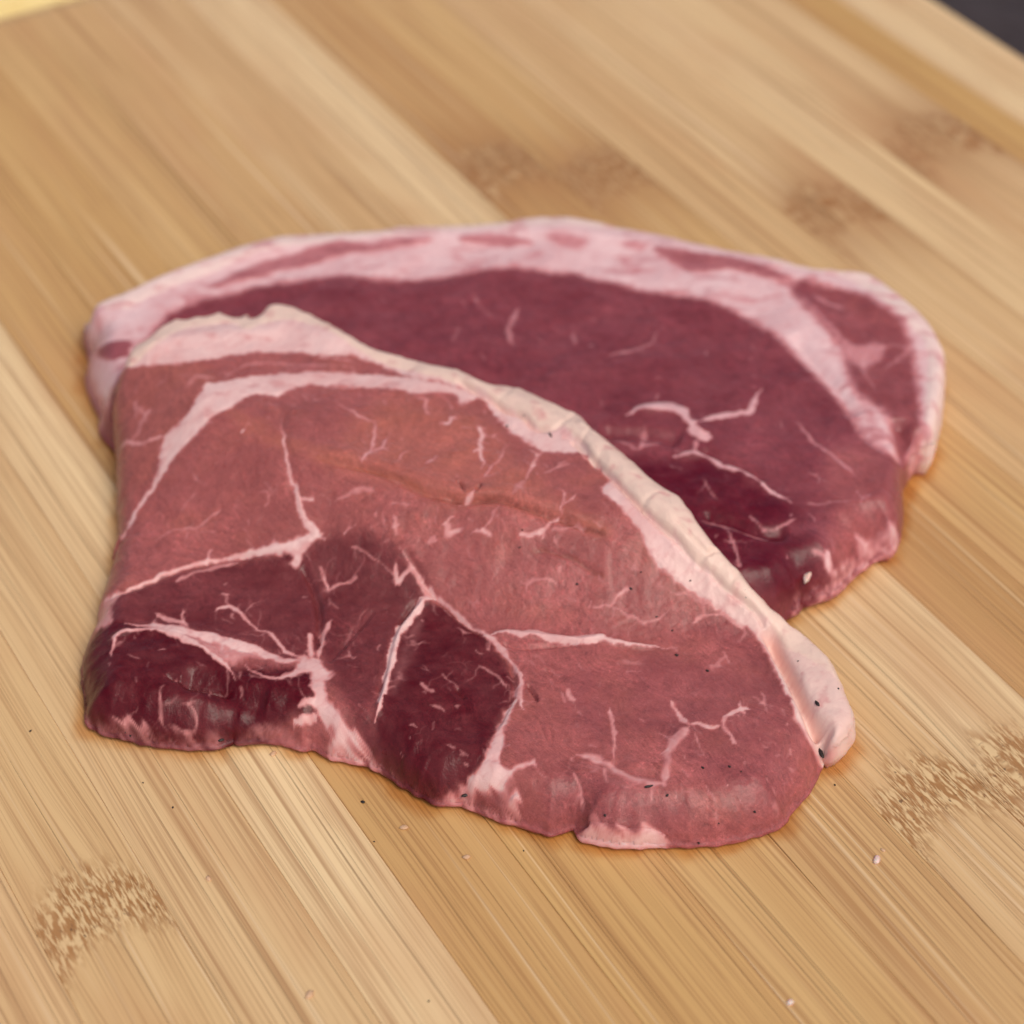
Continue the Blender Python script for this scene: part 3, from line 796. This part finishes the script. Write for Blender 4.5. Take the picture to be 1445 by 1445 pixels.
FR.t0, RE.t0 = (.20, .12), (.46, .0)
RIND_F = place(FR, [((), ph('a 230,460 300,320 600,150 900,130 1130,100 b 300,130 720,240 1080,340 1320,440 c 110,130 300,270 520,430 640,600 900,880 1010,1000 1250,1250 f 1260,330 1280,420 1220,350 1100,260 1000,210 930,130 c 850,1020 720,915 650,835 580,790 500,690 420,620 340,540 280,480 200,400 100,310 30,240 b 1400,740 1330,640 1240,570 1180,575 1100,550 1040,500 960,470 900,430 800,375 560,300 300,210 180,150 a 1300,250 1130,190 1000,200 940,230 880,240 850,215 760,200 640,225 560,240 480,300 420,340 350,390 290,440'))])[0][1]
RIND_R = place(RE, [((), ph('p 100,420 250,320 400,290 600,290 800,285 1000,310 1200,350 1330,420 1370,500 1340,640 1300,640 1310,500 1280,460 1200,395 1100,378 1000,350 800,322 700,326 600,334 400,352 250,405 150,440'))])[0][1]
TAIL_F = place(FR, [((), ph('c 500,800 700,900 900,1000 1200,1150 f 1330,400 1340,620 1200,700 1080,620 950,350 850,150'))])[0][1]
FLAP = [q for a, q in FR.feat if a[0] == 'poly' and a[2] == '.78'][0]
TIP = place(FR, [((), ph('f 1120,520 1200,450 1340,440 1330,640 1250,690 1172,700 1150,640'))])[0][1]
FR.rind, RE.rind = RIND_F, RIND_R

def relief(st, P):
    h = np.zeros(len(P))
    for a, q in st.rel:
        amp, w = float(a[1]) * .001, float(a[2]) * .001
        c = spline(q, 4); ix = box_idx(P, c, 3 * w)
        if not len(ix): continue
        d, _, t = seg_near(P[ix], c[:-1], c[1:])
        e = np.minimum(1, np.minimum(t, 1 - t) / .10) ** .7
        h[ix] += (amp if a[0] == 'ridge' else -amp * 1.8) * np.exp(-(d / w) ** 2) * e
    return h

def height(st, P, s=None):
    if s is None: s = st.field.dist(P)
    x, y = P[:, 0], P[:, 1]; k = st.seed
    h = st.base(P) + st.T * prof(s, st.field.kind(P)) + relief(st, P) * sstep(s, -.0005, .002)
    h += (.00055 * fbm(x / .017, y / .017, k, 2) + .00012 * fbm(x / .0035, y / .0035, k + 7, 3)) * (.25 + .75 * sstep(s, 0, .004))
    h += .00004 * fbm(x / .0009, y / .0009, k + 15, 2)
    return h

def masks(st, P, z=None):
    k = st.seed
    if z is None: z = height(st, P)
    zr = z - st.base(P); x, y = P[:, 0] + .9 * zr, P[:, 1] - .9 * zr      # noise runs down the side as well
    e_ = (1 - sstep(st.field.dist(P), .0, .005)) * (1 - sstep(st.field.kind(P), .2, .5)); wa = (.00042 + .0003 * e_)
    W = P + np.stack([wa * fbm(x / .0028, y / .0028, k + 1, 4) + .00007 * pn(x / .0009, y / .0009, k + 4),
                      wa * fbm(x / .0028, y / .0028, k + 2, 4) + .00007 * pn(x / .0009, y / .0009, k + 5)], 1)
    deep = np.full(len(P), st.t0[0]); tan = np.full(len(P), st.t0[1]); fat = np.zeros(len(P)); rind = np.zeros(len(P))
    for a, q in st.tone:
        d_, t_, so = float(a[0]), float(a[1]), float(a[2]) * .001
        c = spline(q, 3, True); ix = box_idx(P, c, so * 2)
        if not len(ix): continue
        m = sstep(sdf(W[ix], c) + .25 * so * fbm(x[ix] / .006, y[ix] / .006, k + 3, 2), -so, so)
        deep[ix] += (d_ - deep[ix]) * m; tan[ix] += (t_ - tan[ix]) * m
    cl = fbm(x / .014, y / .009, k + 61, 3); deep += .13 * cl * (1 - .7 * deep) * (1 + .4 * (st is RE)); tan += .16 * np.clip(fbm(x / .011, y / .008, k + 66, 3), 0, 1) * (deep < .5)
    deep += .07 * fbm(x / .0035, y / .0022, k + 71, 2); deep = np.clip(deep, 0, 1)
    def draw(lst):
        for a, q in lst:
            s_, so = float(a[2]), float(a[3]) * .0014
            if a[0] == 'poly':
                c = spline(q, 3, True); ix = box_idx(P, c, so * 3)
                if not len(ix): continue
                v = sstep(sdf(W[ix], c) + .0003 * pn(x[ix] / .0012, y[ix] / .0012, k + 77), -so * 1.3, so * 1.3)
            else:
                c = spline(q, 4); w = np.array(widths(a[1])) * PX * (.82 if max(widths(a[1])) < 11 else .72); ix = box_idx(P, c, so * 3 + w.max())
                if not len(ix): continue
                d, _, t = seg_near(W[ix], c[:-1], c[1:])
                ww = np.interp(t, np.linspace(0, 1, len(w)), w) / 2
                ww = ww * (.85 + .5 * pn(x[ix] / .0045, y[ix] / .0045, k + 8)) * np.clip(np.minimum(t, 1 - t) / .12, .25, 1)
                v = sstep(ww - d, -so * .8, so * .8)
            if a[0] == 'line': s_ *= .95 if max(widths(a[1])) < 9.5 else .78 if max(widths(a[1])) < 13 else .92
            v = v * s_ * (1 - .10 * sstep(pn(x[ix] / .0012, y[ix] / .0012, k + 9), .1, .6))
            fat[ix] = fat[ix] + (1 - fat[ix]) * v
    draw(st.feat)
    fat *= 1 - .26 * sstep(fbm(x / .0045, y / .003, k + 45, 3), .1, .9)
    for a, q in st.unfat:
        s_, so = float(a[0]), float(a[1]) * .001
        c = spline(q, 3, True); ix = box_idx(P, c, so * 3)
        fat[ix] *= 1 - s_ * sstep(sdf(W[ix], c), -so, so)
    if st is RE: fat *= 1 - .38 * sstep(fbm(x / .012, y / .0035, k + 41, 3), .05, .8)
    draw(st.lines)
    c = spline(st.rind, 3, True); ix = box_idx(P, c, .002)
    rind[ix] = sstep(sdf(W[ix], c), -.0006, .0006) * sstep(fat[ix], .3, .8)
    tail = np.zeros(len(P)); keep_ = np.zeros(len(P))
    if st is FR:
        c = spline(TAIL_F, 3, True); ix = box_idx(P, c, .006); tail[ix] = sstep(sdf(P[ix], c), -.003, .003)
        keep_ = sstep(sdf_box(P, FLAP, .002), -.0005, .0005)
        rind[ix] = np.maximum(rind[ix], .55 * sstep(sdf(P[ix], c), -.005, .005))
    s = st.field.dist(P); e = 1 - sstep(s, .0002, .0022); nz = fbm(x / .0018, y / .0018, k + 31, 2)
    e *= 1 - sstep(st.field.kind(P), .2, .5)
    fat *= 1 - e * np.clip(.45 + .5 * nz, 0, 1) * (1 - tail) * (1 - keep_); tan *= 1 - e
    fat = np.maximum(fat, .95 * sstep(tail, .5, .9) * (st is FR) * (sdf_box(P, TIP, .003) > 0))
    return np.stack([fat, deep, tan, rind], 1).astype(np.float32)

# ------------------------------------------------------------------ mesh building
def write_mesh(name, V, quads, mask, mat, parent):
    me = bpy.data.meshes.new(name)
    me.vertices.add(len(V)); me.vertices.foreach_set('co', V.astype(np.float32).ravel())
    me.loops.add(len(quads) * 4); me.loops.foreach_set('vertex_index', quads.astype(np.int32).ravel())
    me.polygons.add(len(quads)); me.polygons.foreach_set('loop_start', np.arange(0, len(quads) * 4, 4, dtype=np.int32))
    me.polygons.foreach_set('use_smooth', np.ones(len(quads), bool))
    me.update(calc_edges=True)
    at = me.attributes.new('mask', 'FLOAT_COLOR', 'POINT'); at.data.foreach_set('color', mask.ravel())
    me.materials.append(mat)
    return link(bpy.data.objects.new(name, me), parent)

def grid(lo, hi, h):
    xs = np.arange(lo[0], hi[0] + h, h); ys = np.arange(lo[1], hi[1] + h, h)
    X, Y = np.meshgrid(xs, ys); n = len(xs)
    i = np.arange(len(ys) - 1)[:, None] * n + np.arange(n - 1)[None]
    q = np.stack([i, i + 1, i + n + 1, i + n], -1).reshape(-1, 4)
    return np.stack([X.ravel(), Y.ravel()], 1), q

def compact(P, q, extra):
    u, inv = np.unique(q, return_inverse=True)
    return P[u], inv.reshape(q.shape), [e[u] for e in extra]

def boundary_edges(q):
    e = np.vstack([q[:, [0, 1]], q[:, [1, 2]], q[:, [2, 3]], q[:, [3, 0]]])
    key = np.sort(e, 1); key = key[:, 0].astype(np.int64) * 10_000_000 + key[:, 1]
    _, inv, cnt = np.unique(key, return_inverse=True, return_counts=True)
    return e[cnt[inv] == 1]

def body(st, name, mat, parent):
    h = st.h; P, q = grid(st.poly.min(0) - h, st.poly.max(0) + h, h)
    s = st.field.dist(P); Q = P.copy(); ix = np.nonzero(np.abs(s) < .002)[0]; s[ix], Q[ix] = sdf(P[ix], st.poly, True)
    keep = (s[q] > -.5 * h).all(1); P, q, (s, Q) = compact(P, q[keep], [s, Q])
    be = boundary_edges(q); bv = np.unique(be)
    P[bv] = Q[bv]; s[bv] = 0
    z = height(st, P, s); mk = masks(st, P, z); n = len(P)
    zb = st.base(P) + .00015
    # the cut side: bulges a little, then tucks under
    e = 2e-4; gx = sdf(P[bv] + [e, 0], st.poly) - sdf(P[bv] - [e, 0], st.poly); gy = sdf(P[bv] + [0, e], st.poly) - sdf(P[bv] - [0, e], st.poly)
    nrm = -np.stack([gx, gy], 1); nrm /= np.linalg.norm(nrm, axis=1)[:, None] + 1e-9
    rings = [np.c_[P, z]]; mks = [mk]; idx = np.full(n, -1); idx[bv] = np.arange(len(bv)); cur = bv.copy(); quads = [q]; off = n
    K = 7
    for k in range(1, K + 1):
        f = k / (K + 1); zz = z[bv] * (1 - f) + zb[bv] * f
        bulge = .0005 * math.sin(math.pi * min(1, f * 1.1)) - .0009 * max(0, f - .6) ** 1.3 * 2.2
        bx = P[bv] + nrm * (bulge + .00016 * pn(P[bv, 0] / .0015 + zz / .001, P[bv, 1] / .0015, st.seed + k))[:, None]
        fm = masks(st, P[bv], zz); fm[:, 0] *= 1 - .45 * f * (fm[:, 3] < .3); rings.append(np.c_[bx, zz]); mks.append(fm); new = off + np.arange(len(bv)); off += len(bv)
        a, b = idx[be[:, 0]], idx[be[:, 1]]
        quads.append(np.stack([cur[b], cur[a], new[a], new[b]], 1)); cur = new
    # underside
    inner = np.full(n, -1); iv = np.setdiff1d(np.arange(n), bv); inner[iv] = off + np.arange(len(iv)); inner[bv] = cur
    rings.append(np.c_[P[iv], zb[iv]]); mks.append(mk[iv]); quads.append(inner[q][:, ::-1])
    return write_mesh(name, np.vstack(rings), np.vstack(quads), np.vstack(mks), mat, parent)

def inlay(st, name, mat, parent, sd_of, lo, hi, rise=.00007, sink=.00012, edge=.0008, depth=.0022, h=None):
    """a muscle, seam or fat cap set into the steak: closed, its rim sunk under the surface"""
    h = h or st.h * .9; P, q = grid(np.array(lo) - 3 * h, np.array(hi) + 3 * h, h)
    so = st.field.dist(P); sp = np.minimum(sd_of(P), so - .0004)
    keep = (sp[q] > -2.0 * h).all(1)
    if not keep.any(): return None
    P, q, (sp, so) = compact(P, q[keep], [sp, so])
    up = (rise + sink) * sstep(sp, -2 * h, edge) - sink
    z = height(st, P, so) + up; mk = masks(st, P, z - up); n = len(P)
    zb = np.maximum(z - .00008 - depth * sstep(sp, 0, .003), st.base(P) + .0004)
    zb = np.minimum(zb, z - .00005)
    be = boundary_edges(q); quads = [q, q[:, ::-1] + n, np.stack([be[:, 1], be[:, 0], be[:, 0] + n, be[:, 1] + n], 1)]
    return write_mesh(name, np.vstack([np.c_[P, z], np.c_[P, zb]]), np.vstack(quads), np.vstack([mk, mk]), mat, parent)

def inlay_poly(st, name, mat, parent, world, grow=0., **kw):
    c = spline(world, 3, True)
    return inlay(st, name, mat, parent, lambda P: sdf_box(P, c, .004) + grow, c.min(0) - max(grow, 0), c.max(0) + max(grow, 0), **kw)

def inlay_line(st, name, mat, parent, world, w, **kw):
    c = spline(world, 4); w = np.array(w) * PX * .72
    def f(P):
        out = np.full(len(P), -1.); ix = box_idx(P, c, .003)
        if len(ix):
            d, _, t = seg_near(P[ix], c[:-1], c[1:])
            out[ix] = np.interp(t, np.linspace(0, 1, len(w)), w) / 2 * np.clip(np.minimum(t, 1 - t) / .1, .2, 1) - d
        return out
    return inlay(st, name, mat, parent, f, c.min(0) - w.max(), c.max(0) + w.max(), edge=.0005, depth=.0012, rise=.0001, h=st.h * .75, **kw)

front = empty('pork_steak', tuple(np.r_[F_POLY.mean(0), 0])); rear = empty('pork_steak', tuple(np.r_[R_POLY.mean(0), 0]))
tag(front, 'pinkish raw pork steak in front, overlapping the other, with cream rind along its upper edge', 'steak', 'two raw pork steaks')
tag(rear, 'dark red raw pork steak at the back, partly covered by the other steak', 'steak', 'two raw pork steaks')
def attach(o, root):
    if o: o.matrix_parent_inverse = root.matrix_world.inverted()
    return o
bpy.context.view_layer.update()

attach(body(RE, 'lean_meat', M_REAR, rear), rear)
attach(body(FR, 'lean_meat', M_FRONT, front), front)
feat = FR.feat
attach(inlay_poly(FR, 'fat_cap', M_FRONT_IN, front, feat[0][1]), front)
attach(inlay_poly(FR, 'rind', M_FRONT_IN, front, RIND_F, rise=.00028), front)['label'] = 'cream coloured rind along the steak edge'
attach(inlay_poly(FR, 'fat_seam', M_FRONT_IN, front, feat[1][1]), front)
attach(inlay_poly(FR, 'round_muscle', M_FRONT_IN, front, FR.tone[0][1], grow=-.0004), front)['label'] = 'dark maroon oval muscle'
attach(inlay_poly(FR, 'lower_muscle', M_FRONT_IN, front, FR.tone[3][1], grow=-.0006), front)['label'] = 'deep red muscle at the near left corner'
attach(inlay_poly(FR, 'upper_muscle', M_FRONT_IN, front, FR.tone[2][1], grow=-.0006), front)
attach(inlay_poly(FR, 'edge_muscle', M_FRONT_IN, front, FR.tone[5][1], grow=-.0006), front)
for a, q in feat:
    if a[0] == 'poly' and float(a[2]) >= .83 and q is not feat[0][1] and q is not feat[1][1]:
        attach(inlay_poly(FR, 'fat_seam', M_FRONT_IN, front, q), front)
    elif a[0] == 'poly' and a[2] == '.78':
        attach(inlay_poly(FR, 'meat_flap', M_FRONT_IN, front, q, rise=.0007, edge=.0006), front)
    elif a[0] == 'line' and max(widths(a[1])) >= 11 and float(a[2]) >= .8:
        attach(inlay_line(FR, 'fat_seam', M_FRONT_IN, front, q, widths(a[1])), front)
attach(inlay_poly(RE, 'fat_cap', M_REAR_IN, rear, RE.feat[0][1]), rear)
attach(inlay_poly(RE, 'rind', M_REAR_IN, rear, RIND_R, rise=.0002), rear)
for a, q in RE.unfat[:5] + RE.unfat[6:]: attach(inlay_poly(RE, 'streak_of_lean', M_REAR_IN, rear, q, rise=.0003), rear)
for a, q in RE.lines:
    if a[0] == 'poly' and float(a[2]) > .8: attach(inlay_poly(RE, 'fat_seam', M_REAR_IN, rear, q), rear)
    elif a[0] == 'line' and max(widths(a[1])) >= 14 and float(a[2]) >= .8:
        attach(inlay_line(RE, 'fat_seam', M_REAR_IN, rear, q, widths(a[1])), rear)

# ------------------------------------------------------------------ tinted film painting contact shade and damp on the wood round the meat
def contact_shade_material():
    m = bpy.data.materials.new('damp_contact_shade'); m.use_nodes = True; n = m.node_tree.nodes; l = m.node_tree.links; n.clear()
    o = n.new('ShaderNodeOutputMaterial'); g = G(n, l); w = g.attr('damp_shade').outputs['Fac']
    tr = n.new('ShaderNodeBsdfTransparent'); l.new(g.mix(w, (1, 1, 1, 1), (.90, .77, .63, 1)), tr.inputs[0])  # warm dark tint stands in for contact shade and colour bleed, with some damp
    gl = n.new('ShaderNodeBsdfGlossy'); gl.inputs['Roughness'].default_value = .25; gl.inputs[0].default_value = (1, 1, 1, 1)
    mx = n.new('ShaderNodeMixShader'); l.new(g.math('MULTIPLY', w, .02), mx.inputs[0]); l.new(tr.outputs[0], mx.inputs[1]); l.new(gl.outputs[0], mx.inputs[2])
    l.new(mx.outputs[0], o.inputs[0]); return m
M_CONTACT_SHADE = contact_shade_material()
def contact_shade(st, z, label):
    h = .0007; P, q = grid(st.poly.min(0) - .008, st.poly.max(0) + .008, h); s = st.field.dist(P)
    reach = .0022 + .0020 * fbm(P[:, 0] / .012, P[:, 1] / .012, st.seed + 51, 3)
    damp_shade = sstep(s + reach, -.0012, .0024) ** 1.3
    keep = ((damp_shade[q] > .002).any(1)) & ((s[q] < .004).all(1)); P, q, (damp_shade,) = compact(P, q[keep], [damp_shade])
    if st is FR: damp_shade = damp_shade * (1 - sstep(R_FIELD.dist(P), -.001, .001))
    me = bpy.data.meshes.new('damp_contact_shade'); me.from_pydata([(x, y, z) for x, y in P], [], q.tolist()); me.update()
    me.attributes.new('damp_shade', 'FLOAT', 'POINT').data.foreach_set('value', damp_shade.astype(np.float32)); me.materials.append(M_CONTACT_SHADE)
    tag(link(bpy.data.objects.new('damp_contact_shade', me)), label, 'contact_shade', kind='stuff')
contact_shade(FR, .00022, 'thin tinted film of painted contact shade and damp on the wood around the front steak')
contact_shade(RE, .00030, 'thin tinted film of painted contact shade and damp on the wood around the rear steak')

# ------------------------------------------------------------------ small loose things
def lump(name, mat, size, seed, stretch=(1, 1, 1), sub=2):
    import bmesh
    bm = bmesh.new(); bmesh.ops.create_icosphere(bm, subdivisions=sub, radius=1)
    for v in bm.verts:
        c = v.co; k = 1 + .35 * float(pn(c.x * 1.3 + seed, c.y * 1.3 + c.z * 1.7, seed))
        v.co = (c.x * k * size * stretch[0], c.y * k * size * stretch[1], c.z * k * size * stretch[2])
    me = bpy.data.meshes.new(name); bm.to_mesh(me); bm.free()
    me.polygons.foreach_set('use_smooth', [True] * len(me.polygons)); me.materials.append(mat)
    return link(bpy.data.objects.new(name, me))

def drop(o, px_, st, lift):
    zf = (lambda p: height(st, p)) if st else (lambda p: np.zeros(len(p)))
    p = unproject(px_, zf)[0]; o.location = (p[0], p[1], float(zf(p[None])[0]) + lift); o.rotation_euler[2] = random.uniform(0, 3)
    return o

SPECKS = [('b 958,548', 1.0), ('b 1047,493', .7), ('b 1037,1077', .8), ('b 1022,1167', .8), ('b 1314,1352', .9), ('b 48,1165', .6),
          ('c 45,882', 1.0), ('c 290,902', 1.1), ('c 335,828', .7), ('c 560,866', .8), ('c 807,907', .8), ('c 812,942', .7), ('c 893,1013', .7),
          ('c 405,1030', .8), ('c 478,1092', .8), ('c 497,1204', 1.2), ('c 637,1274', 1.1), ('f 615,750', 1.0), ('f 737,745', 1.0), ('f 790,768', .6),
          ('f 455,875', 1.1), ('f 172,967', 1.1), ('f 850,950', 1.0), ('f 688,1003', .7), ('f 597,1092', .8), ('f 1047,268', .7), ('f 1230,392', .8), ('d 305,1045', .9), ('d 278,1030', .6)]
for i, (s_, k) in enumerate(SPECKS):
    o = drop(lump('black_speck', M_SPECK, .00030 * k, i * 1.7, (1.2, .8, .5), 1), ph(s_), FR, .0001)
    tag(o, 'tiny black speck on the front steak', 'speck', 'tiny black specks on the front steak')
for s_, k, stv, lab in [('f 1147,680', .00095, (.45, 1.35, .35), 'largest black speck, on the pale fat tip beside the right end'),
                        ('f 1134,460', .0006, (.6, 1.1, .4), 'black speck on the smooth pale fat at the right end of the rind'),
                        ('e 748,1165', .0007, (1.2, .5, .35), 'black speck on the white fat below the dark oval muscle'),
                        ('b 1180,592', .00055, (.4, 1.3, .35), 'slim black speck on the fat just below the rind'),
                        ('d 765,1065', .0005, (1.2, .7, .4), 'black speck on the near left lower edge of the front steak'),
                        ('f 370,835', .0006, (1.5, .4, .3), 'dark streak like speck on the pale vein near the front right')]:
    o = drop(lump('black_speck', M_SPECK, k, len(lab), stv, 2), ph(s_), FR, .0001); o.rotation_euler[2] = .35
    tag(o, lab, 'speck')
for i, (x, y, k) in enumerate([(43, 1032, .9), (512, 1132, 1.4), (244, 1140, .8), (202, 1105, .6), (528, 1188, .6), (739, 1201, .6), (605, 1413, .7), (1178, 1108, .8)]):
    o = drop(lump('black_speck', M_SPECK, .0003 * k, i * 2.3 + 50, (1.2, .8, .5), 1), np.array([(x, y)]), None, .0001)
    tag(o, 'tiny dark speck on the bare bamboo board', 'speck', 'tiny dark specks on the board')
for x, y, k, bright, lab in [(1237, 1214, .00080, 1, 'whitish crumb of fat on the board below the right bamboo knot'), (1115, 1415, .00062, 1, 'whitish crumb of fat near the lower right edge of the picture'),
                     (437, 1404, .00075, 0, 'pale crumb on the light strip near the bottom edge'), (1246, 1200, .0004, 0, 'small yellowish crumb beside the whitish crumb at right'),
                     (570, 1168, .00065, 0, 'pale sliver on the board below the dark oval muscle'), (658, 1210, .0006, 0, 'pale sliver on the board left of the near edge of the steak'),
                     (294, 1240, .0005, 0, 'pale crumb on the board right of the left bamboo knot'), (386, 1064, .0006, 0, 'pale crumb just under the near edge of the steak')]:
    o = drop(lump('fat_crumb', M_CRUMB if bright else M_CRUMB2, k, x * .01, (1.2, .8, .6 if bright else .35)), np.array([(x, y)]), None, k * .2); tag(o, lab, 'crumb', 'pale crumbs on the board')
o = drop(lump('fat_crumb', M_CRUMB, .0012, 3.3, (.55, 1.5, .5)), ph('c 1090,850'), RE, .0003); o.rotation_euler[2] = -.35
tag(o, 'white chip of fat lying on the rear steak near its lower right', 'crumb')
o = attach(drop(lump('fat_nub', M_CRUMB, .0015, 5.1, (1.2, .9, .8)), ph('d 66,962'), None, .0012), front); o.parent = front
